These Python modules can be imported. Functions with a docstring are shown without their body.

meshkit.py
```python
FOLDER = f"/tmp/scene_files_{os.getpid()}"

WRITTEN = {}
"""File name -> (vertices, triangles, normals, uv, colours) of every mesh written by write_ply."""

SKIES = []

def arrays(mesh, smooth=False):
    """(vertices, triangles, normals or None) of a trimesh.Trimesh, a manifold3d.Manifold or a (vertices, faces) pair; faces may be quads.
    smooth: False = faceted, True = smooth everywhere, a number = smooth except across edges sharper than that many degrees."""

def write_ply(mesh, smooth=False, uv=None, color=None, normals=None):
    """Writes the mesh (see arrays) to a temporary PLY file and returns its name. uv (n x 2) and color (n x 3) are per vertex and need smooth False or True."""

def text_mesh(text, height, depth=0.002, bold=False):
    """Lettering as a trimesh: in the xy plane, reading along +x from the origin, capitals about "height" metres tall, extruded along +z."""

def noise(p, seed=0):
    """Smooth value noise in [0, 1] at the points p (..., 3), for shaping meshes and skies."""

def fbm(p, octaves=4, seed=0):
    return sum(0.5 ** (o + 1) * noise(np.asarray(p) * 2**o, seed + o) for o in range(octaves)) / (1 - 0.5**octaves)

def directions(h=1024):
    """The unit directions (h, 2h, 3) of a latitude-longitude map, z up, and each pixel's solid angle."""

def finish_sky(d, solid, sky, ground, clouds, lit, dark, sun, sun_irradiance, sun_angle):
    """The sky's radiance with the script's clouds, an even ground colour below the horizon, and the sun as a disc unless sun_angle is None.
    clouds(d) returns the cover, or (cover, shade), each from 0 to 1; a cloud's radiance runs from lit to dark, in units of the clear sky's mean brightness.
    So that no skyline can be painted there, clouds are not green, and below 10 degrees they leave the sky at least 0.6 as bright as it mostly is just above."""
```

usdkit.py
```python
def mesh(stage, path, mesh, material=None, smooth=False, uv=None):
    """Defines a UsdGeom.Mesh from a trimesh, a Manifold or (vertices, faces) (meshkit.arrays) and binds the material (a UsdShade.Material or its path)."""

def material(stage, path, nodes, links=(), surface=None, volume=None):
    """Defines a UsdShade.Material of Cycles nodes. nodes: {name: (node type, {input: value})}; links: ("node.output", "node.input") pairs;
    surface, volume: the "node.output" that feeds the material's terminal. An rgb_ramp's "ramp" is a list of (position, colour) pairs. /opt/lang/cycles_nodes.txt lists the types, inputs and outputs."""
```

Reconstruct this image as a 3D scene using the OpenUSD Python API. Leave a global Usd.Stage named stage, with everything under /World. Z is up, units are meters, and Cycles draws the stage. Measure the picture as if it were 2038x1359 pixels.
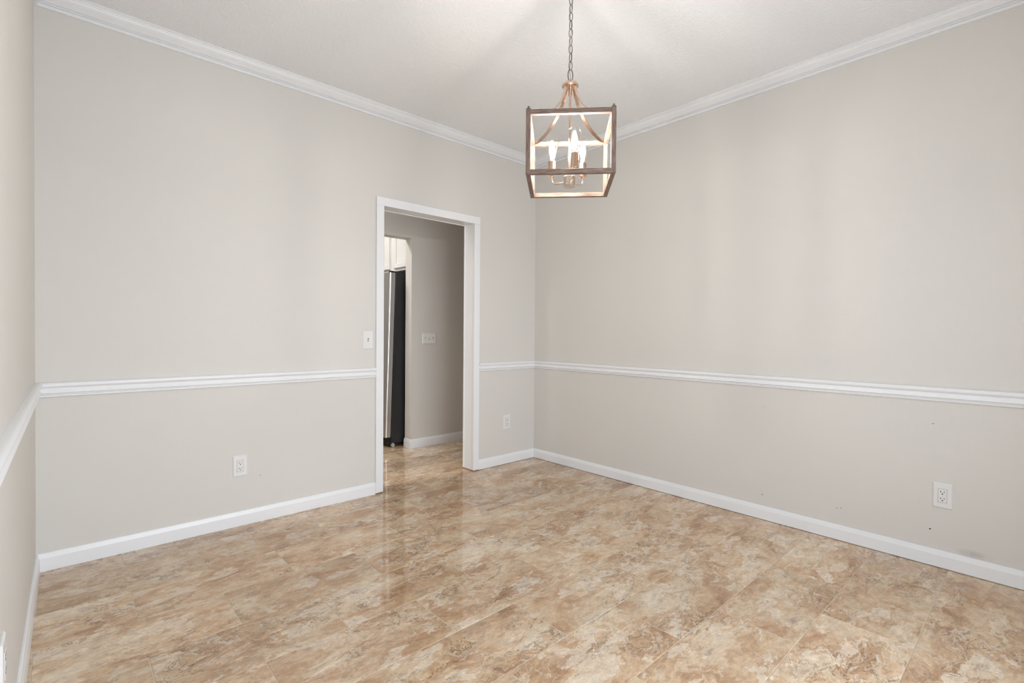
import math
import numpy as np
import trimesh
import shapely.geometry as sg
import usdkit
from pxr import Usd, UsdGeom, UsdLux, Gf, Sdf

stage = Usd.Stage.CreateInMemory()
UsdGeom.SetStageUpAxis(stage, "Z")
UsdGeom.SetStageMetersPerUnit(stage, 1.0)
UsdGeom.Xform.Define(stage, "/World")
UsdGeom.Scope.Define(stage, "/World/Looks")

# ------------------------------------------------------------------ camera
CAM = np.array([-3.2285, -3.2470, 1.1555])
YAW, PITCH, ROLL, FPX = 0.7451, -0.0124, 0.0080, 980.66
SHX, SHY = 8.20, -5.28                       # principal point offset in pixels of the 2038 frame
fw = np.array([math.sin(YAW) * math.cos(PITCH), math.cos(YAW) * math.cos(PITCH), math.sin(PITCH)])
rt = np.array([math.cos(YAW), -math.sin(YAW), 0.0])
up = np.cross(rt, fw)
rt, up = math.cos(ROLL) * rt + math.sin(ROLL) * up, -math.sin(ROLL) * rt + math.cos(ROLL) * up
cam = UsdGeom.Camera.Define(stage, "/World/camera")
M = Gf.Matrix4d(1.0)
for i, v in enumerate((rt, up, -fw, CAM)):
    M.SetRow(i, Gf.Vec4d(*[float(c) for c in v], 1.0 if i == 3 else 0.0))
cam.AddTransformOp().Set(M)
cam.CreateHorizontalApertureAttr(36.0)
cam.CreateVerticalApertureAttr(36.0 * 1359 / 2038)
cam.CreateFocalLengthAttr(FPX / 2038 * 36.0)
cam.CreateHorizontalApertureOffsetAttr(-SHX / 2038 * 36.0)
cam.CreateVerticalApertureOffsetAttr(SHY / 2038 * 36.0)
cam.CreateClippingRangeAttr(Gf.Vec2f(0.03, 200.0))
EXPOSURE = 0.06
cam.CreateExposureAttr(EXPOSURE)

# ------------------------------------------------------------------ sky and daylight
SKY, DAY, BULB, KITCHEN, HALL = 1.0, 3.95, 540.0, 56.0, 118.0
dome = UsdLux.DomeLight.Define(stage, "/World/sky")
dome.CreateColorAttr(Gf.Vec3f(0.93, 0.97, 1.0))
dome.CreateIntensityAttr(SKY)
WX = [(-3.12, -1.12)]                         # the wide window out of view behind the camera, placed to light the walls
WZ0, WZ1 = 0.15, 1.95
for n, (a, b_) in enumerate(WX, 1):           # unseen area light standing for daylight at each window
    wl = UsdLux.RectLight.Define(stage, f"/World/window_daylight_{n:03d}")
    wl.AddTranslateOp().Set(Gf.Vec3d((a + b_) / 2, -3.75 - 0.05, (WZ0 + WZ1) / 2))
    wl.AddRotateXYZOp().Set(Gf.Vec3f(90, 0, 0))
    wl.CreateWidthAttr(b_ - a - 0.09)
    wl.CreateHeightAttr(WZ1 - WZ0 - 0.09)
    wl.CreateColorAttr(Gf.Vec3f(0.83, 0.94, 1.07))
    wl.CreateIntensityAttr(DAY)


# ------------------------------------------------------------------ helpers
_names = {}


def numbered(parent, name):
    k = _names.get((parent, name), 0)
    _names[(parent, name)] = k + 1
    return name if k == 0 else f"{name}_{k:03d}"


def tagp(prim, **kw):
    for k, v in kw.items():
        if v is not None:
            prim.SetCustomDataByKey(k, v)
    return prim


def obj(name, mesh, mat, parent="/World", smooth=False, **kw):
    path = f"{parent}/{numbered(parent, name)}"
    usdkit.mesh(stage, path, mesh, mat, smooth=smooth)
    tagp(stage.GetPrimAtPath(path), **kw)
    return path


def thing(name, parent="/World", **kw):
    path = f"{parent}/{numbered(parent, name)}"
    x = UsdGeom.Xform.Define(stage, path)
    tagp(x.GetPrim(), **kw)
    return path


def place(path, loc=(0, 0, 0), rz=0.0, ry=0.0):
    x = UsdGeom.Xformable(stage.GetPrimAtPath(path))
    x.AddTranslateOp().Set(Gf.Vec3d(*map(float, loc)))
    if rz:
        x.AddRotateZOp().Set(float(math.degrees(rz)))
    if ry:
        x.AddRotateYOp().Set(float(math.degrees(ry)))


def cat(*ms):
    return trimesh.util.concatenate(list(ms))


def bx(x0, x1, y0, y1, z0, z1, b=0.0):
    lo, hi = np.array([x0, y0, z0], float), np.array([x1, y1, z1], float)
    if b <= 0:
        return trimesh.creation.box(bounds=[lo, hi])
    b = min(b, 0.45 * (hi - lo).min())
    pts = []
    for sx in (0, 1):
        for sy in (0, 1):
            for sz in (0, 1):
                s = np.array([sx, sy, sz])
                c = np.where(s, hi, lo)
                inw = np.where(s, -b, b)
                for k in range(3):
                    q = c + inw
                    q[k] = c[k]
                    pts.append(q)
    return trimesh.convex.convex_hull(np.array(pts))


def lathe(profile, n=32, centre=(0, 0, 0)):
    pr = np.array(profile, float)
    a = np.arange(n) * 2 * np.pi / n
    v, f = [], []
    for r, z in pr:
        v.append(np.stack([r * np.cos(a), r * np.sin(a), np.full(n, z)], 1))
    v = np.vstack(v)
    for i in range(len(pr) - 1):
        for j in range(n):
            k = (j + 1) % n
            f += [[i * n + j, i * n + k, (i + 1) * n + k], [i * n + j, (i + 1) * n + k, (i + 1) * n + j]]
    m = trimesh.Trimesh(v, f, process=True)
    m.update_faces(m.nondegenerate_faces())
    m.apply_translation(centre)
    return m


def sweep(path, section, closed=False, up_hint=None, flat_up=None):
    """section: (k,2) outline carried along the path with parallel frames."""
    p = np.array(path, float)
    s = np.array(section, float)
    n, k = len(p), len(s)
    if closed:
        t = np.roll(p, -1, 0) - np.roll(p, 1, 0)
    else:
        t = np.gradient(p, axis=0)
    t /= np.linalg.norm(t, axis=1)[:, None]
    a = np.array(up_hint if up_hint is not None else ([0, 0, 1.0] if abs(t[0][2]) < 0.9 else [1.0, 0, 0]), float)
    v = []
    for i in range(n):
        a = a - t[i] * (a @ t[i])
        a /= np.linalg.norm(a)
        b = np.cross(t[i], a)
        v.append(p[i] + s[:, :1] * a + s[:, 1:] * b)
    v = np.vstack(v)
    f = []
    for i in range(n if closed else n - 1):
        i2 = (i + 1) % n
        for j in range(k):
            j2 = (j + 1) % k
            f += [[i * k + j, i2 * k + j, i2 * k + j2], [i * k + j, i2 * k + j2, i * k + j2]]
    if not closed:
        v = np.vstack([v, p[0], p[-1]])
        for j in range(k):
            j2 = (j + 1) % k
            f += [[n * k, j, j2], [n * k + 1, (n - 1) * k + j2, (n - 1) * k + j]]
    m = trimesh.Trimesh(v, f, process=False)
    m.fix_normals()
    return m


def ring(r, n=10):
    a = np.arange(n) * 2 * np.pi / n
    return np.stack([r * np.cos(a), r * np.sin(a)], 1)


def bezier(pts, n=24):
    pts = np.array(pts, float)
    t = np.linspace(0, 1, n)[:, None]
    return (1 - t) ** 3 * pts[0] + 3 * (1 - t) ** 2 * t * pts[1] + 3 * (1 - t) * t * t * pts[2] + t ** 3 * pts[3]


def trim(P0, P1, nrm, prof, m0=0.0, m1=0.0):
    """A moulding along the wall P0->P1 (plan points); prof = closed outline of (distance from wall, height)."""
    P0, P1, nrm = (np.array(q, float) for q in (P0, P1, nrm))
    t = (P1 - P0) / np.linalg.norm(P1 - P0)
    pr = np.array(prof, float)
    k = len(pr)
    v = []
    for base, s, m in ((P0, 1, m0), (P1, -1, m1)):
        for d, z in pr:
            q = base + t * s * m * d + nrm * d
            v.append([q[0], q[1], z])
    f = []
    for j in range(k):
        j2 = (j + 1) % k
        f += [[j, j2, k + j2], [j, k + j2, k + j]]
    tv, tf = trimesh.creation.triangulate_polygon(sg.Polygon(pr), engine="earcut")
    for tri in tf:
        idx = [int(np.argmin(((pr - tv[q]) ** 2).sum(1))) for q in tri]
        f.append(idx)
        f.append([k + q for q in idx[::-1]])
    m = trimesh.Trimesh(np.array(v), f, process=False)
    m.fix_normals()
    return m


def plan(poly, z0, z1):
    m = trimesh.creation.extrude_polygon(sg.Polygon(poly), z1 - z0, engine="earcut")
    m.apply_translation([0, 0, z0])
    return m


# ------------------------------------------------------------------ materials
def lin(*rgb):
    c = np.array(rgb, float) / 255
    return tuple(np.where(c <= 0.04045, c / 12.92, ((c + 0.055) / 1.055) ** 2.4))


def mat(name, nodes, links=(), surface="p.BSDF"):
    return usdkit.material(stage, f"/World/Looks/{name}", nodes, links, surface=surface)


def paint(name, rgb, rough=0.6, bump=0.0, scale=250.0, spec=0.3, detail=2):
    nodes = {"p": ("principled_bsdf", {"base_color": rgb, "roughness": rough, "specular_ior_level": spec})}
    links = []
    if bump:
        nodes["g"] = ("geometry", {})
        nodes["n"] = ("noise_texture", {"scale": scale, "detail": detail, "roughness": 0.55})
        nodes["b"] = ("bump", {"strength": bump, "distance": 0.004})
        links = [("g.position", "n.vector"), ("n.fac", "b.height"), ("b.normal", "p.normal")]
    return mat(name, nodes, links)


WALL = (0.715, 0.688, 0.648)
wall_paint = paint("greige_wall_paint", WALL, 0.7, 0.12, 260.0, 0.25)
hall_paint = paint("greige_hall_paint", (0.70, 0.67, 0.63), 0.7, 0.12, 260.0, 0.25)
trim_paint = paint("white_trim_paint", (0.86, 0.865, 0.875), 0.32, spec=0.5)
ceiling_paint = paint("textured_ceiling_paint", (0.88, 0.88, 0.88), 0.9, 1.0, 75.0, 0.1, 3)
plastic = paint("white_switch_plastic", (0.80, 0.79, 0.775), 0.35, spec=0.5)
slot_dark = paint("dark_slot", (0.015, 0.014, 0.013), 0.6)
cabinet_paint = paint("white_cabinet_paint", (0.80, 0.78, 0.75), 0.35, spec=0.4)
fridge_side = paint("charcoal_fridge_side", (0.022, 0.022, 0.023), 0.4, 0.05, 700.0, 0.4)
black_plastic = paint("black_plastic", (0.012, 0.012, 0.013), 0.45)
grout = paint("tan_grout", (0.66, 0.55, 0.43), 0.85)
galvanised = mat("grey_roller_metal", {"p": ("principled_bsdf", {"base_color": (0.62, 0.66, 0.66), "metallic": 0.6, "roughness": 0.35})})
outside_ground = paint("unseen_grey_ground", (0.35, 0.34, 0.32), 0.9)  # ground out of view, grey so bounced daylight stays neutral

# right wall: greige paint with a small grey scuff just above the baseboard
wall_scuffed = mat("greige_wall_paint_scuffed", {
    "g": ("geometry", {}),
    "m": ("mapping", {"mapping_type": "point", "location": (0, 3.012 * 16, -0.104 * 55), "scale": (0, 16, 55)}),
    "l": ("vector_math", {"math_type": "length"}),
    "nz": ("noise_texture", {"scale": 45.0, "detail": 3, "roughness": 0.6}),
    "s": ("math", {"math_type": "subtract", "value1": 1.25}),
    "w": ("math", {"math_type": "multiply", "use_clamp": True}),
    "w2": ("math", {"math_type": "multiply", "value2": 0.58, "use_clamp": True}),
    "c": ("mix", {"color1": WALL, "color2": (0.27, 0.27, 0.23)}),
    "n": ("noise_texture", {"scale": 260.0, "detail": 2, "roughness": 0.55}),
    "b": ("bump", {"strength": 0.12, "distance": 0.004}),
    "p": ("principled_bsdf", {"roughness": 0.7, "specular_ior_level": 0.25})},
    [("g.position", "m.vector"), ("m.vector", "l.vector1"), ("l.value", "s.value2"), ("g.position", "nz.vector"),
     ("s.value", "w.value1"), ("nz.fac", "w.value2"), ("w.value", "w2.value1"), ("w2.value", "c.fac"), ("c.color", "p.base_color"),
     ("g.position", "n.vector"), ("n.fac", "b.height"), ("b.normal", "p.normal")])

# polished travertine-look porcelain
DEEP, BROWN, TAN, CREAM, PALE = lin(143, 108, 80), lin(175, 138, 106), lin(201, 169, 136), lin(215, 192, 163), lin(231, 217, 198)


def k3(v):
    return (v, v, v)


stone = mat("polished_travertine_tile", {
    "g": ("geometry", {}),
    "o": ("object_info", {}),
    "wn": ("white_noise_texture", {"dimensions": "1D"}),
    "off": ("vector_math", {"math_type": "scale", "scale": 9.0}),
    "sc": ("mapping", {"mapping_type": "point", "scale": (1.0, 1.75, 1.0)}),
    "add": ("vector_math", {"math_type": "add"}),
    "wz": ("noise_texture", {"scale": 4.4, "detail": 5, "roughness": 0.6}),
    "wzs": ("vector_math", {"math_type": "multiply_add", "vector2": (0.32, 0.32, 0.0), "vector3": (-0.16, -0.16, 0.0)}),
    "q": ("vector_math", {"math_type": "add"}),
    # broad tone
    "n1": ("noise_texture", {"scale": 3.5, "detail": 10, "roughness": 0.70}),
    "r1": ("rgb_ramp", {"ramp": [(0.28, DEEP), (0.38, BROWN), (0.48, TAN), (0.58, CREAM), (0.70, PALE)]}),
    # pale mineral patches, crisp on one side
    "n2": ("noise_texture", {"scale": 5.0, "detail": 9, "roughness": 0.68}),
    "r2": ("rgb_ramp", {"ramp": [(0.0, k3(0)), (0.555, k3(0)), (0.574, k3(0.66)), (0.63, k3(0.52)), (0.72, k3(0.12)), (1, k3(0))]}),
    "mx1": ("mix", {"color2": PALE}),
    # where the veining gathers
    "n6": ("noise_texture", {"scale": 2.7, "detail": 3}),
    "r6": ("rgb_ramp", {"ramp": [(0.42, k3(0.12)), (0.60, k3(1.0))]}),
    # brown streaks
    "n5": ("noise_texture", {"scale": 7.0, "detail": 9, "roughness": 0.72}),
    "r5": ("rgb_ramp", {"ramp": [(0.0, k3(0)), (0.56, k3(0)), (0.66, k3(0.62)), (1, k3(0.8))]}),
    "mx4": ("mix", {"color2": DEEP}),
    # thin dark and light veins
    "n3": ("noise_texture", {"scale": 4.8, "detail": 8, "roughness": 0.66}),
    "r3": ("rgb_ramp", {"ramp": [(0.0, k3(0)), (0.480, k3(0)), (0.5, k3(0.9)), (0.507, k3(0)), (1, k3(0))]}),
    "v3": ("math", {"math_type": "multiply"}),
    "mx2": ("mix", {"color2": lin(92, 68, 48)}),
    "n7": ("noise_texture", {"scale": 8.2, "detail": 8, "roughness": 0.66}),
    "r7": ("rgb_ramp", {"ramp": [(0.0, k3(0)), (0.472, k3(0)), (0.497, k3(0.85)), (0.517, k3(0)), (1, k3(0))]}),
    "v7": ("math", {"math_type": "multiply"}),
    "mx6": ("mix", {"color2": lin(226, 213, 195)}),
    # mottle and pits
    "n4": ("noise_texture", {"scale": 24.0, "detail": 8, "roughness": 0.76}),
    "r4": ("rgb_ramp", {"ramp": [(0.24, (0.55, 0.51, 0.47)), (0.40, (0.86, 0.85, 0.84)), (0.52, (1, 1, 1)), (0.70, (1.22, 1.22, 1.21))]}),
    "mx3": ("mix", {"mix_type": "multiply", "fac": 1.0}),
    "n8": ("voronoi_texture", {"scale": 46.0, "randomness": 1.0}),
    "r8": ("rgb_ramp", {"ramp": [(0.0, k3(0.8)), (0.10, k3(0.6)), (0.17, k3(0)), (1, k3(0))]}),
    "n9": ("noise_texture", {"scale": 9.0, "detail": 3}),
    "r9": ("rgb_ramp", {"ramp": [(0.50, k3(0)), (0.64, k3(1))]}),
    "v8": ("math", {"math_type": "multiply"}),
    "mx7": ("mix", {"color2": lin(98, 72, 50)}),
    "tone": ("math", {"math_type": "multiply_add", "value2": 0.22, "value3": 0.89}),
    "mx5": ("vector_math", {"math_type": "scale"}),
    "rz": ("noise_texture", {"scale": 7.0, "detail": 3}),
    "rr": ("math", {"math_type": "multiply_add", "value2": 0.04, "value3": 0.045}),
    "p": ("principled_bsdf", {"specular_ior_level": 0.5, "ior": 1.5})},
    [("o.random", "wn.w"), ("wn.color", "off.vector1"), ("g.position", "sc.vector"), ("sc.vector", "add.vector1"), ("off.vector", "add.vector2"),
     ("add.vector", "wz.vector"), ("wz.color", "wzs.vector1"), ("add.vector", "q.vector1"), ("wzs.vector", "q.vector2"),
     ("q.vector", "n1.vector"), ("n1.fac", "r1.fac"), ("q.vector", "n2.vector"), ("n2.fac", "r2.fac"),
     ("r1.color", "mx1.color1"), ("r2.color", "mx1.fac"), ("q.vector", "n5.vector"), ("n5.fac", "r5.fac"), ("mx1.color", "mx4.color1"), ("r5.color", "mx4.fac"),
     ("add.vector", "n6.vector"), ("n6.fac", "r6.fac"),
     ("q.vector", "n3.vector"), ("n3.fac", "r3.fac"), ("r3.color", "v3.value1"), ("r6.color", "v3.value2"), ("mx4.color", "mx2.color1"), ("v3.value", "mx2.fac"),
     ("q.vector", "n7.vector"), ("n7.fac", "r7.fac"), ("r7.color", "v7.value1"), ("r6.color", "v7.value2"), ("mx2.color", "mx6.color1"), ("v7.value", "mx6.fac"),
     ("add.vector", "n4.vector"), ("n4.fac", "r4.fac"), ("mx6.color", "mx3.color1"), ("r4.color", "mx3.color2"),
     ("add.vector", "n8.vector"), ("n8.distance", "r8.fac"), ("add.vector", "n9.vector"), ("n9.fac", "r9.fac"), ("r8.color", "v8.value1"), ("r9.color", "v8.value2"),
     ("mx3.color", "mx7.color1"), ("v8.value", "mx7.fac"),
     ("o.random", "tone.value1"), ("mx7.color", "mx5.vector1"), ("tone.value", "mx5.scale"), ("mx5.vector", "p.base_color"),
     ("g.position", "rz.vector"), ("rz.fac", "rr.value1"), ("rr.value", "p.roughness")])

# lantern


def wood_along(axis):
    sc = [30, 30, 30]
    sc[axis] = 2.5
    return mat("brown_grained_wood_" + "xyz"[axis], {
        "t": ("texture_coordinate", {}),
        "m": ("mapping", {"mapping_type": "point", "scale": sc}),
        "n": ("noise_texture", {"scale": 6.0, "detail": 6, "roughness": 0.65, "distortion": 0.6}),
        "r": ("rgb_ramp", {"ramp": [(0.28, lin(80, 63, 54)), (0.5, lin(122, 100, 88)), (0.72, lin(156, 134, 122))]}),
        "p": ("principled_bsdf", {"roughness": 0.55, "specular_ior_level": 0.35})},
        [("t.object", "m.vector"), ("m.vector", "n.vector"), ("n.fac", "r.fac"), ("r.color", "p.base_color")])


wood_x, wood_y, wood = wood_along(0), wood_along(1), wood_along(2)
copper = mat("brushed_copper_metal", {
    "t": ("texture_coordinate", {}),
    "n": ("noise_texture", {"scale": 160.0, "detail": 2}),
    "r": ("math", {"math_type": "multiply_add", "value2": 0.10, "value3": 0.13}),
    "p": ("principled_bsdf", {"base_color": (0.70, 0.53, 0.42), "metallic": 1.0})},
    [("t.object", "n.vector"), ("n.fac", "r.value1"), ("r.value", "p.roughness")])
nickel = mat("brushed_nickel_metal", {"p": ("principled_bsdf", {"base_color": (0.72, 0.64, 0.56), "metallic": 1.0, "roughness": 0.22})})
bronze = mat("antique_bronze_chain", {"p": ("principled_bsdf", {"base_color": (0.20, 0.175, 0.15), "metallic": 0.9, "roughness": 0.35})})
cord_mat = paint("grey_cord", (0.42, 0.39, 0.36), 0.5)
glass = mat("clear_bulb_glass", {
    "l": ("layer_weight", {"blend": 0.5}), "f": ("rgb_ramp", {"ramp": [(0.0, (.035, .035, .035)), (0.5, (.08, .08, .08)), (0.72, (.28, .28, .28)), (1.0, (.92, .92, .92))]}), "t": ("transparent_bsdf", {"color": (0.955, 0.955, 0.955)}),
    "g": ("glossy_bsdf", {"color": (1, 1, 1), "roughness": 0.02}), "m": ("mix_closure", {})},
    [("l.facing", "f.fac"), ("f.color", "m.fac"), ("t.BSDF", "m.closure1"), ("g.BSDF", "m.closure2")], surface="m.closure")
pane_glass = mat("window_pane_glass", {
    "f": ("fresnel", {"IOR": 1.45}), "t": ("transparent_bsdf", {"color": (1, 1, 1)}),
    "g": ("glossy_bsdf", {"color": (1, 1, 1), "roughness": 0.0}), "m": ("mix_closure", {})},
    [("f.fac", "m.fac"), ("t.BSDF", "m.closure1"), ("g.BSDF", "m.closure2")], surface="m.closure")
filament_mat = mat("glowing_filament", {"e": ("emission", {"color": (1.0, 0.93, 0.86), "strength": BULB})}, surface="e.emission")
steel = mat("brushed_stainless_steel", {"p": ("principled_bsdf", {"base_color": (0.68, 0.68, 0.69), "metallic": 1.0, "roughness": 0.30, "anisotropic": 0.5})})
hall_glow = mat("unseen_hall_lamp_glow", {"e": ("emission", {"color": (0.98, 0.97, 0.96), "strength": HALL})}, surface="e.emission")  # glow of the unseen hall lamp
lamp_glow = mat("unseen_kitchen_lamp_glow", {"e": ("emission", {"color": (0.98, 0.97, 0.95), "strength": KITCHEN})}, surface="e.emission")  # glow of the unseen kitchen lamp

# ------------------------------------------------------------------ room shell
W, D, H = 3.321, 3.75, 2.739          # dining room width (x from -W to 0), depth (y from -D to 0), ceiling height
LA = 0.009                            # the left wall runs out of square by half a degree
T = 0.115                             # partition thickness
LN = np.array([-math.sin(LA), -math.cos(LA)])         # direction of the left wall towards the camera
LNN = np.array([math.cos(LA), -math.sin(LA)])         # its inward normal
L0 = np.array([-W, 0.0])
L1 = L0 + LN * D / math.cos(LA)
HY = 1.0378                           # hall far wall
OX = -0.686                           # edge of the drywall opening into the kitchen
OZ = 2.078
DX0, DX1, DZ = -1.5352, -0.7209, 2.0515     # doorway between casings

HXR0 = 1.065                          # unseen run past the corner, keeps sky light out of the hall
S = dict(kind="structure")

# floor: grout bed with each tile its own mesh
floor = thing("floor", **S)
FX0, FX1, FY0, FY1 = -3.60, 1.30, -3.90, 4.2
obj("grout_bed", bx(FX0, FX1, FY0, FY1, -0.05, -0.0014), grout, floor)


def tile_mesh(x0, x1, y0, y1):
    g, b, zt, zb = 0.0015, 0.0012, 0.0, -0.008
    x0, x1, y0, y1 = x0 + g, x1 - g, y0 + g, y1 - g
    o = np.array([[x0, y0], [x1, y0], [x1, y1], [x0, y1]])
    i = np.array([[x0 + b, y0 + b], [x1 - b, y0 + b], [x1 - b, y1 - b], [x0 + b, y1 - b]])
    v = np.vstack([np.c_[o, [zb] * 4], np.c_[o, [zt - b * 0.8] * 4], np.c_[i, [zt] * 4]])
    f = [[8, 9, 10], [8, 10, 11]]
    for lo in (0, 4):
        for j in range(4):
            k = (j + 1) % 4
            f += [[lo + j, lo + k, lo + 4 + k], [lo + j, lo + 4 + k, lo + 4 + j]]
    return trimesh.Trimesh(v, f, process=False)


ROW, LEN = 0.3030, 0.5990
for k in range(-14, 12):
    yt, yb = -0.195 - ROW * (k - 1), -0.195 - ROW * k     # row between yb (nearer) and yt
    if yb > 3.2:
        continue
    first = -3.006 if k % 2 == 0 else -2.708
    for n in range(-2, 8):
        a, b_ = first + LEN * n, first + LEN * (n + 1)
        a, b_ = max(a, -3.5), min(b_, 1.2)
        if b_ - a < 0.02:
            continue
        if yb > 1.2 and (b_ < -2.0 or a > -0.2):          # kitchen floor: only near the opening
            continue
        if yb > 0.0 and yb < 1.2 and b_ < -2.6:
            continue
        obj("tile", tile_mesh(a, b_, yb, yt), stone, floor)

# dining room walls
obj("wall_left", plan([L0, L1, L1 - LNN * T, L0 - LNN * T], 0, H), wall_paint, **S)
wb = thing("wall_back", **S)
obj("drywall", cat(bx(-W - T, DX0 - 0.018, 0, T, 0, H), bx(DX1 + 0.018, HXR0, 0, T, 0, H), bx(DX0 - 0.018, DX1 + 0.018, 0, T, DZ + 0.018, H)), wall_paint, wb)
h = trimesh.creation.cylinder(.0022, 0.0012, sections=10)
h.apply_transform(trimesh.transformations.rotation_matrix(np.pi / 2, [1, 0, 0]))
h.apply_translation([-2.3423, -0.0002, .2766])
obj("nail_hole", h, slot_dark, wb)
wr = thing("wall_right", **S)
obj("drywall", bx(0, T, -D - T, 0, 0, H), wall_scuffed, wr)
# front wall with its unseen windows, behind the camera
fl = L1[0] - T
pieces = [bx(fl, T, -D - T, -D, 0, WZ0), bx(fl, T, -D - T, -D, WZ1, H)]
xs = [fl] + [c for w_ in WX for c in w_] + [T]
for a, b_ in zip(xs[0::2], xs[1::2]):
    pieces.append(bx(a, b_, -D - T, -D, WZ0, WZ1))
obj("wall_front", cat(*pieces), wall_paint, **S)
for n, (a, b_) in enumerate(WX, 1):
    w_ = thing(f"window_{n}", **S)
    y0, y1 = -D - 0.09, -D - 0.03
    m = (WZ0 + WZ1) / 2
    obj("window_frame", cat(bx(a, a + .04, y0, y1, WZ0, WZ1), bx(b_ - .04, b_, y0, y1, WZ0, WZ1), bx(a, b_, y0, y1, WZ0, WZ0 + .04),
                            bx(a, b_, y0, y1, WZ1 - .04, WZ1), bx(a, b_, y0, y1, m - .02, m + .02)), trim_paint, w_)
    for z0, z1 in ((WZ0 + .04, m - .02), (m + .02, WZ1 - .04)):
        obj("pane", bx(a + .04, b_ - .04, -D - .062, -D - .058, z0, z1), pane_glass, w_)
    obj("window_casing", cat(bx(a - .06, a, -D, -D + .018, WZ0 - .06, WZ1 + .06, .003), bx(b_, b_ + .06, -D, -D + .018, WZ0 - .06, WZ1 + .06, .003),
                             bx(a, b_, -D, -D + .018, WZ1, WZ1 + .06, .003), bx(a, b_, -D, -D + .018, WZ0 - .06, WZ0, .003)), trim_paint, w_)
obj("ground", bx(-40, 40, -60, -D - T - 0.02, -0.5, -0.3), outside_ground, **S)

obj("ceiling", bx(-W - T - .05, T, -D - T, 0.0, H, H + .1), ceiling_paint, **S)

# nail holes in the painted walls (a few millimetres each)
for (y, z, r) in ((-2.8524, .7141, .0022), (-2.8482, .1808, .0034), (-2.0358, .1532, .0028), (-2.4415, .1779, .002), (-2.4611, .1817, .0022), (-2.0373, .7060, .0018), (-1.2003, .1738, .002)):
    h = trimesh.creation.cylinder(r, 0.0012, sections=10)
    h.apply_transform(trimesh.transformations.rotation_matrix(np.pi / 2, [0, 1, 0]))
    h.apply_translation([-0.0002, y, z])
    obj("nail_hole", h, slot_dark, wr)

# ------------------------------------------------------------------ mouldings
BASE = [(0, 0.003), (0.014, 0.003), (0.014, 0.060), (0.0125, 0.0635), (0.0085, 0.078), (0.0075, 0.0825), (0.005, 0.085), (0, 0.085)]
BASE0 = [(d, max(0.0, z - 0.003) if z < 0.01 else z) for d, z in BASE]
RAIL = [(0, .8300), (.0085, .8300), (.0105, .8330), (.0105, .8365), (.0090, .8380), (.0125, .8395), (.0135, .8425), (.0125, .8450), (.0150, .8460),
        (.0205, .8480), (.0220, .8510), (.0205, .8560), (.0165, .8620), (.0135, .8670), (.0128, .8700), (.0150, .8740), (.0205, .8780), (.0240, .8815),
        (.0255, .8860), (.0250, .8910), (.0215, .8960), (.0180, .8985), (.0120, .9000), (0, .9000)]
CROWN = [(0, 2.6700), (.0100, 2.6700), (.0128, 2.6725), (.0128, 2.6815), (.0085, 2.6830), (.0085, 2.6855), (.0155, 2.6868), (.0175, 2.6890), (.0165, 2.6915), (.0135, 2.6925), (.0135, 2.6945),
         (.0195, 2.6950), (.0225, 2.6965), (.0290, 2.7020), (.0370, 2.7065), (.0450, 2.7110), (.0520, 2.7165), (.0560, 2.7220), (.0575, 2.7255), (.0625, 2.7265),
         (.0640, 2.7300), (.0700, 2.7315), (.0750, 2.7345), (.0750, 2.7390), (0, 2.7390)]
CW = 0.0575            # casing width
cl, cr = DX0 - CW, DX1 + CW
NB = (0, -1)
obj("baseboard_back", trim(L0, (cl, 0), NB, BASE0, 1, 0), trim_paint, smooth=25, **S)
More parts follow.
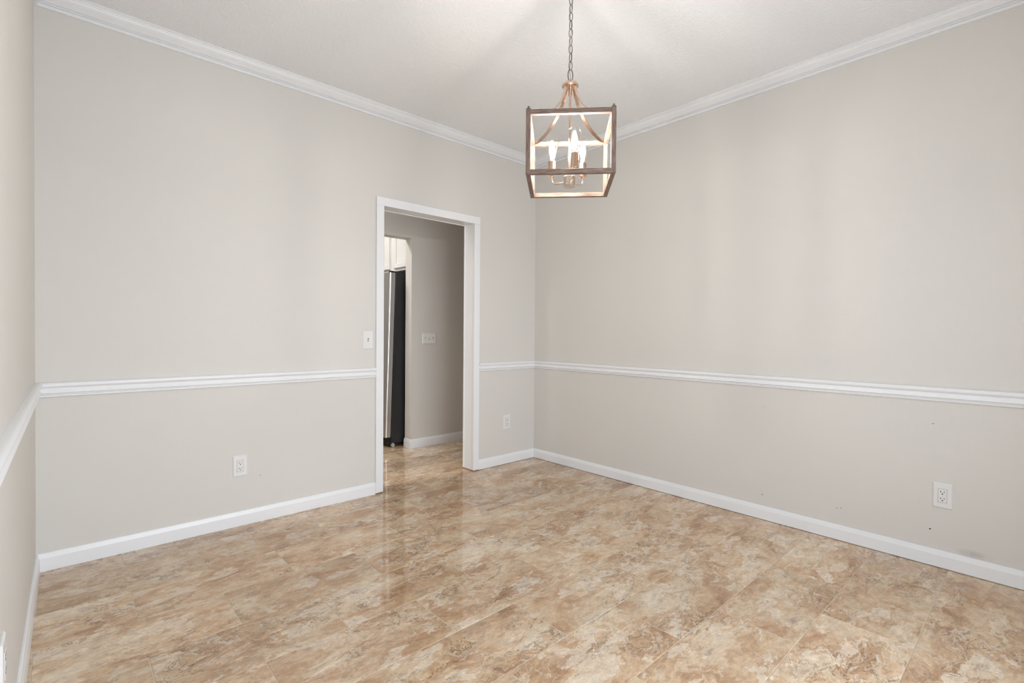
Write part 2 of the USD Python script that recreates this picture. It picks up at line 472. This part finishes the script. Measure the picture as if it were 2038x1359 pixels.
obj("baseboard_back", trim((cr, 0), (0, 0), NB, BASE, 0, 1), trim_paint, smooth=25, **S)
obj("baseboard_right", trim((0, 0), (0, -D), (-1, 0), BASE, 1, 1), trim_paint, smooth=25, **S)
obj("baseboard_left", trim(L1, L0, LNN, BASE0, 1, 1), trim_paint, smooth=25, **S)
obj("baseboard_front", trim((0, -D), L1, (0, 1), BASE0, 1, 1), trim_paint, smooth=25, **S)
tn = 0
for prof, runs in ((RAIL, ((L0, (cl, 0), NB, 1, 0), ((cr, 0), (0, 0), NB, 0, 1), ((0, 0), (0, -D), (-1, 0), 1, 1), (L1, L0, LNN, 1, 1))),
                   (CROWN, ((L0, (0, 0), NB, 1, 1), ((0, 0), (0, -D), (-1, 0), 1, 1), (L1, L0, LNN, 1, 1), ((0, -D), L1, (0, 1), 1, 1)))):
    for P0, P1, nn, m0, m1 in runs:
        tn += 1
        obj(f"trim_{tn}", trim(P0, P1, nn, prof, m0, m1), trim_paint, smooth=25, **S)

# ------------------------------------------------------------------ cased doorway to the hall
door = thing("door_1", **S)
cz = DZ + 0.0615
for (y0, y1) in ((-0.018, 0.0), (T, T + 0.018)):
    for (a, b_) in ((cl, DX0), (DX1, cr)):
        obj("casing_leg", bx(a, b_, y0, y1, 0.0080, DZ, 0.0022), trim_paint, door)
    obj("casing_head", bx(cl, cr, y0, y1, DZ, cz, 0.0022), trim_paint, door)
rv = 0.004
obj("jamb", bx(DX0 - .018, DX0 - rv, 0, T, 0.0080, DZ + rv), trim_paint, door)
obj("jamb", bx(DX1 + rv, DX1 + .018, 0, T, 0.0080, DZ + rv), trim_paint, door)
obj("head_jamb", bx(DX0 - .018, DX1 + .018, 0, T, DZ + rv, DZ + .018), trim_paint, door)

# ------------------------------------------------------------------ hall and kitchen behind the doorway
HT = 0.116
HXL, HXR = -3.3, 0.95
CXO = -1.75
obj("wall_hall", cat(bx(OX, HXR, HY, HY + HT, 0, H), bx(CXO, OX, HY, HY + HT, OZ, H), bx(HXL, CXO, HY, HY + HT, 0, H)), hall_paint, **S)
obj("wall_hall_right", bx(HXR, HXR + T, T, HY + HT, 0, H), hall_paint, **S)
obj("wall_hall_left", bx(HXL - T, HXL, T, HY + HT, 0, H), hall_paint, **S)
obj("ceiling_hall", bx(HXL - T, HXR + T, T, HY, 2.44, 2.54), ceiling_paint, **S)
hb = thing("baseboard_hall", **S)
BH = [(d, z * 1.05) for d, z in BASE0]
obj("board", trim((OX, HY), (HXR, HY), (0, -1), BH, -1, 0), trim_paint, hb, smooth=25)
obj("return_board", trim((OX, HY + HT), (OX, HY), (-1, 0), BH, 0, -1), trim_paint, hb, smooth=25)
KX, KY = 0.02, 3.0
obj("wall_kitchen_right", bx(KX, KX + T, HY + HT, KY, 0, H), hall_paint, **S)
obj("wall_kitchen_back", bx(-3.3, KX, KY, KY + T, 0, H), hall_paint, **S)
obj("wall_kitchen_left", bx(-3.3 - T, -3.3, HY + HT, KY, 0, H), hall_paint, **S)
obj("ceiling_kitchen", bx(-3.3 - T, KX + T, HY + HT, KY + T, H, H + .1), ceiling_paint, **S)
kl = thing("ceiling_light", label="round flush ceiling light out of view, lighting the kitchen beyond the hall", category="ceiling light")
place(kl, (-1.45, 1.62, H))  # out of view, placed to light the cabinet and refrigerator
obj("rim", lathe([(0.0, 0), (.19, 0), (.20, -.01), (.20, -.05), (.185, -.055), (.17, -.05)], 40), trim_paint, kl, smooth=30)
obj("diffuser", lathe([(.17, -.05), (.13, -.075), (.07, -.088), (.0, -.092)], 40), lamp_glow, kl, smooth=60)

hl = thing("ceiling_light", label="round flush ceiling light out of view, lighting the hall from its left end", category="ceiling light")
place(hl, (-2.60, 0.36, 2.44))  # out of view, placed to light the hall wall
obj("rim", lathe([(0.0, 0), (.15, 0), (.16, -.01), (.16, -.05), (.145, -.055), (.13, -.05)], 40), trim_paint, hl, smooth=30)
obj("diffuser", lathe([(.13, -.05), (.10, -.07), (.05, -.08), (.0, -.083)], 40), hall_glow, hl, smooth=60)

# ------------------------------------------------------------------ refrigerator (leans back a little on its front rollers)
fr = thing("refrigerator", label="stainless steel refrigerator with charcoal side, partly seen through the kitchen opening", category="refrigerator")
place(fr, (-0.822, 1.19, 0.0), ry=0.0285)
FH, FD, FWd = 1.752, 0.66, 0.90
obj("cabinet", bx(0.0, FD, 0, FWd, 0.045, FH - 0.004, .004), fridge_side, fr, smooth=20)


def door_slab(y0, y1, z0, z1):
    # plan outline with a rounded front corner on each side
    d0, d1, r = -0.066, -0.008, 0.018
    pts = [(d1, y0), (d1, y1)]
    for cx_, cy_, a0 in ((d0 + r, y1 - r, 90), (d0 + r, y0 + r, 180)):
        for a in np.linspace(a0, a0 + 90, 9):
            pts.append((cx_ + r * math.cos(math.radians(a)), cy_ + r * math.sin(math.radians(a))))
    return plan(pts, z0, z1)


for y0, y1 in ((0.0, 0.446), (0.454, FWd)):
    dr = obj("door", door_slab(y0, y1, 0.105, FH - 0.008), steel, fr, smooth=30)
    hy = y1 - 0.05 if y0 == 0 else y0 + 0.05
    pth = bezier([(-.066, hy, .75), (-.135, hy, .76), (-.135, hy, 1.49), (-.066, hy, 1.50)], 20)
    obj("handle", sweep(pth, ring(.011, 10)), steel, dr, smooth=40)
    obj("gasket", bx(-.008, 0.0, y0 + .006, y1 - .006, .11, FH - .02), black_plastic, dr)
obj("hinge_cover", bx(-.060, .055, .006, .045, FH - .006, FH + .008, .004), black_plastic, fr)
obj("toe_grille", cat(bx(-.03, .0, .01, FWd - .01, .03, .098), *[bx(-.034, -.03, .02, FWd - .02, z, z + .006) for z in (.04, .055, .07, .085)]), black_plastic, fr)
rl = trimesh.creation.cylinder(.019, .022, sections=20)
rl.apply_transform(trimesh.transformations.rotation_matrix(np.pi / 2, [1, 0, 0]))
for (x, y) in ((.028, .018), (.028, FWd - .018), (FD - .05, .03), (FD - .05, FWd - .03)):
    m = rl.copy()
    m.apply_translation([x, y, 0.021 + (0.018 if x > .3 else 0)])
    obj("roller", cat(m, bx(x - .012, x + .012, y - .004, y + .004, .02, .05)), galvanised, fr, smooth=30)
bd = trimesh.creation.cylinder(.021, .004, sections=28)
bd.apply_transform(trimesh.transformations.rotation_matrix(np.pi / 2, [0, 1, 0]))
bd.apply_translation([-.067, .138, 1.675])
obj("badge", bd, slot_dark, fr, smooth=30, label="small round dark badge")

# ------------------------------------------------------------------ wall cabinet over the refrigerator
kc = thing("kitchen_cabinet", label="white kitchen wall cabinet above the stainless refrigerator", category="cabinet")
cfx = -0.64
obj("body", bx(cfx, KX, 1.172, 2.06, 1.79, 2.58, .002), cabinet_paint, kc)
for y0, y1 in ((1.180, 1.4517), (1.5392, 2.05)):
    z0, z1 = 1.815, 2.56
    o = 0.02
    slab = bx(cfx - .012, cfx, y0, y1, z0, z1, .002)
    dd = obj("door", slab, cabinet_paint, kc)
    obj("frame", cat(bx(cfx - .021, cfx - .012, y0 + .004, y0 + .05, z0 + .004, z1 - .004, .003), bx(cfx - .021, cfx - .012, y1 - .05, y1 - .004, z0 + .004, z1 - .004, .003),
                     bx(cfx - .021, cfx - .012, y0 + .05, y1 - .05, z0 + .004, z0 + .05, .003), bx(cfx - .021, cfx - .012, y0 + .05, y1 - .05, z1 - .05, z1 - .004, .003)), cabinet_paint, dd)

# ------------------------------------------------------------------ switch plates and outlets (local frame: x along the wall, -y out of the wall, z up)


def beveled_plate(w, h, t=0.006):
    b = 0.004
    return trimesh.convex.convex_hull(np.array([[sx * (w / 2), 0, sz * (h / 2)] for sx in (-1, 1) for sz in (-1, 1)] +
                                               [[sx * (w / 2), -t * .35, sz * (h / 2)] for sx in (-1, 1) for sz in (-1, 1)] +
                                               [[sx * (w / 2 - b), -t, sz * (h / 2 - b)] for sx in (-1, 1) for sz in (-1, 1)]))


def screw(x, z, y=-0.006):
    m = trimesh.creation.cylinder(.003, .0012, sections=12)
    m.apply_transform(trimesh.transformations.rotation_matrix(np.pi / 2, [1, 0, 0]))
    m.apply_translation([x, y - .0003, z])
    return m


def outlet(name, label, loc, rz):
    t = thing(name, label=label, category="outlet")
    place(t, loc, rz)
    obj("plate", beveled_plate(.077, .124), plastic, t)
    rec = obj("receptacle", bx(-.0168, .0168, -.0078, -.004, -.0335, .0335, .0012), plastic, t)
    obj("seam", cat(bx(-.0178, -.0168, -.0064, -.005, -.0345, .0345), bx(.0168, .0178, -.0064, -.005, -.0345, .0345),
                    bx(-.0178, .0178, -.0064, -.005, -.0345, -.0335), bx(-.0178, .0178, -.0064, -.005, .0335, .0345)), paint_seam, t)
    for zc in (-.0165, .0165):
        for sx, hh in ((-1, .0042), (1, .0036)):
            obj("slot", bx(sx * .0064 - .0011, sx * .0064 + .0011, -.0081, -.0072, zc + .0035 - hh, zc + .0035 + hh), slot_dark, rec)
        g = trimesh.creation.cylinder(.0027, .0009, sections=14)
        g.apply_transform(trimesh.transformations.rotation_matrix(np.pi / 2, [1, 0, 0]))
        g.apply_translation([0, -.00775, zc - .0068])
        obj("ground_hole", g, slot_dark, rec)
    return t


paint_seam = paint("painted_gap_shade", (0.30, 0.29, 0.28), 0.6)  # plate plastic darkened to grey, standing for shade in the thin gaps
outlet("wall_outlet", "white outlet low on the back wall, left of the doorway", (-2.4524, 0, .3537), 0)
outlet("wall_outlet", "white outlet low between the doorway and the room corner", (-0.3390, 0, .3660), 0)
outlet("wall_outlet", "white outlet low on the right wall, nearest the picture's right edge", (0, -2.8944, .3603), -math.pi / 2)
s_ = 1.585
lp = L0 + LN * s_
outlet("wall_outlet", "white outlet seen edge-on at the bottom left, on the left wall", (lp[0], lp[1], .365), math.pi / 2 - LA)


def switch(name, label, loc, rz, n, w, h):
    t = thing(name, label=label, category="light switch")
    place(t, loc, rz)
    obj("plate", beveled_plate(w, h), plastic, t)
    for k in range(n):
        x = (k - (n - 1) / 2) * .046
        for s2 in (-1, 1):
            obj("screw", screw(x, s2 * .030), plastic, t)
        obj("toggle_slot", bx(x - .0052, x + .0052, -.0064, -.0055, -.0122, .0122), paint_seam, t)
        tg = bx(x - .0042, x + .0042, -.017, -.003, -.0055, .0055, .0016)
        tg.apply_transform(trimesh.transformations.rotation_matrix(math.radians(24 if (k + n) % 2 else -24), [1, 0, 0], [x, -.003, 0]))
        obj("toggle", tg, plastic, t)


switch("light_switch", "white single toggle light switch beside the doorway, above the chair rail", (-1.6478, 0, 1.0968), 0, 1, .0785, .128)
switch("light_switch", "white triple toggle switch plate on the hall wall seen through the doorway", (-0.4805, HY, 1.0903), 0, 3, .157, .107)

# ------------------------------------------------------------------ lantern pendant
LW, LH, LZ, LTH = 0.3458, 0.2497, 2.0207, -0.8304
lt = thing("pendant_lantern", label="square open-cage wooden pendant lantern with three lit filament bulbs, hung on a chain", category="pendant light")
place(lt, (-1.660, -1.869, 0.0), LTH)
B = 0.0185
hw = LW / 2
zb, zt = LZ - LH, LZ
for sx in (-1, 1):
    for sy in (-1, 1):
        x0, x1 = sorted((sx * hw, sx * (hw - B)))
        y0, y1 = sorted((sy * hw, sy * (hw - B)))
        ps = obj("post", bx(x0, x1, y0, y1, zb, zt + .002, .0012), wood, lt)
        cx_, cy_ = (x0 + x1) / 2, (y0 + y1) / 2
        fin = cat(trimesh.convex.convex_hull(np.array([[cx_ + a * B / 2, cy_ + c * B / 2, zt + .002] for a in (-1, 1) for c in (-1, 1)] +
                                                      [[cx_ + a * .0045, cy_ + c * .0045, zt + .0085] for a in (-1, 1) for c in (-1, 1)])),
                  lathe([(0, .0075), (.0042, .0075), (.0042, .0125), (.003, .0155), (0, .0165)], 14, (cx_, cy_, zt)))
        obj("finial", fin, bronze, ps)
for z0, nm in ((zt - B, "top_rail"), (zb, "bottom_rail")):
    for s2 in (-1, 1):
        y0, y1 = sorted((s2 * (hw - .0003), s2 * (hw - B + .0003)))
        r_ = bx(-hw + B, hw - B, y0, y1, z0, z0 + B, .0010)
        obj(nm, r_, wood_x, lt)
        r2 = r_.copy()
        r2.apply_transform(trimesh.transformations.rotation_matrix(np.pi / 2, [0, 0, 1]))
        obj(nm, r2, wood_y, lt)
# curved strap arms from the cap to the four top corners
CAPZ = 2.184
for sx in (-1, 1):
    for sy in (-1, 1):
        u = np.array([sx, sy, 0]) / math.sqrt(2)
        R = (hw - B) * math.sqrt(2) - .001
        pth = bezier([u * .026 + [0, 0, CAPZ + .004], u * .036 + [0, 0, CAPZ - .070], u * (R * .47) + [0, 0, zt + .012], u * R + [0, 0, zt - .012]], 28)
        side = np.cross(u, [0, 0, 1])
        a, b_ = .0078, .0018
        sec = np.array([(-a, -b_), (a, -b_), (a, b_), (-a, b_)])
        obj("curved_arm", sweep(pth, sec, up_hint=side), copper, lt, smooth=35)
obj("cap", lathe([(0, CAPZ + .001), (.031, CAPZ), (.0345, CAPZ + .003), (.0350, CAPZ + .007), (.0335, CAPZ + .011), (.028, CAPZ + .018), (.018, CAPZ + .025), (.008, CAPZ + .0285), (0, CAPZ + .029)], 40), copper, lt, smooth=30)
HB, HTP = 1.7695, 1.8115
obj("stem", cat(lathe([(0, HTP - .004), (.0048, HTP - .004), (.0048, CAPZ + .002), (0, CAPZ + .002)], 16),
                lathe([(.0048, CAPZ - .036), (.0085, CAPZ - .035), (.0085, CAPZ), (.0048, CAPZ)], 16),
                lathe([(.0048, HTP), (.0105, HTP), (.0105, HTP + .006), (.006, HTP + .010), (.0048, HTP + .010)], 16)), copper, lt, smooth=30)
obj("hub", lathe([(0, HB), (.0265, HB), (.0283, HB + .002), (.0283, HTP - .003), (.026, HTP), (0, HTP)], 40), nickel, lt, smooth=30)
toc = np.array([CAM[0] + 1.660, CAM[1] + 1.869])
base_ang = math.atan2(toc[1], toc[0]) - LTH       # direction to the viewer in the lantern's frame
RB, SB, ST = 0.078, 1.822, 1.882
for da in (14, 134, 254):
    a = base_ang + math.radians(da)
    u = np.array([math.cos(a), math.sin(a), 0])
    z1 = 1.788
    pth = np.vstack([np.linspace(u * .026 + [0, 0, z1], u * .058 + [0, 0, z1], 4)[:-1],
                     bezier([u * .058 + [0, 0, z1], u * .072 + [0, 0, z1], u * RB + [0, 0, z1 + .007], u * RB + [0, 0, z1 + .022]], 10),
                     [u * RB + [0, 0, SB + .002]]])
    ar = obj("lamp_arm", sweep(pth, ring(.0040, 12)), nickel, lt, smooth=40)
    c = u * RB
    obj("socket", lathe([(0, SB - .004), (.006, SB - .004), (.0065, SB), (.0155, SB + .001), (.0168, SB + .003), (.0168, ST), (.0150, ST), (.0150, ST - .006), (0, ST - .006)], 28, c), copper, lt, smooth=30)
    bl = obj("bulb", lathe([(.0128, ST - .004), (.0132, ST + .010), (.0150, ST + .022), (.0185, ST + .036), (.0225, ST + .050), (.0258, ST + .063), (.0278, ST + .074), (.0283, ST + .081),
                            (.0276, ST + .088), (.0250, ST + .0945), (.0205, ST + .0995), (.0140, ST + .103), (.0065, ST + .1045), (0, ST + .105)], 32, c), glass, lt, smooth=60)
    rods = []
    for k in range(8):
        b2 = 2 * np.pi * k / 8 + .3
        tt = np.linspace(0, 1, 7)
        rr = .0045 + .0068 * np.sin(np.pi * tt)
        rods.append(sweep(np.stack([c[0] + rr * math.cos(b2), c[1] + rr * math.sin(b2), ST + .022 + .060 * tt], 1), ring(.0021, 5)))
    obj("filament", cat(*rods), filament_mat, bl)
    obj("glass_stem", lathe([(.0085, ST - .002), (.0060, ST + .010), (.0030, ST + .022), (.0012, ST + .030), (.0010, ST + .076), (0, ST + .077)], 12, c), glass, bl, smooth=60)
# chain, cord and canopy
ch = thing("chain", lt)
zc0 = CAPZ + .0265


def link(z, length, width, r, az, lean=0.0):
    k = 22
    a = np.arange(k) * 2 * np.pi / k
    ex = .78
    x = np.sign(np.cos(a)) * np.abs(np.cos(a)) ** ex * (width / 2 - r)
    zz = np.sin(a) * (length / 2 - r)
    pts = np.stack([x, 0 * x, zz], 1)
    m = sweep(pts, ring(r, 8), closed=True, up_hint=(0, 1, 0))
    m.apply_transform(trimesh.transformations.rotation_matrix(lean, [0, 1, 0]))
    m.apply_transform(trimesh.transformations.rotation_matrix(az, [0, 0, 1]))
    m.apply_translation([0, 0, z])
    return m


view = base_ang + math.pi / 2                     # across the line of sight
obj("loop", link(zc0 + .0235, .053, .026, .0021, view + .45), bronze, ch, smooth=40)
z = zc0 + .0235 + .0445 - .004
rng = np.random.default_rng(5)
k = 0
top = H - .040
while z < top:
    az = view + (0.45 if k % 2 == 0 else -0.85) + rng.uniform(-.15, .15)
    obj("link", link(z, .0385, .0185, .0016, az, rng.uniform(-.05, .05)), bronze, ch, smooth=40)
    z += .0338
    k += 1
zz = np.linspace(zc0, H - .03, 40)
cp = np.stack([.003 * np.sin(zz * 55), .003 * np.cos(zz * 41), zz], 1)
obj("cord", sweep(cp, ring(.0017, 8)), cord_mat, lt, smooth=40)
obj("canopy", lathe([(0, H - .040), (.006, H - .040), (.010, H - .030), (.030, H - .026), (.055, H - .016), (.064, H - .004), (.064, H), (0, H)], 40), copper, lt, smooth=30)
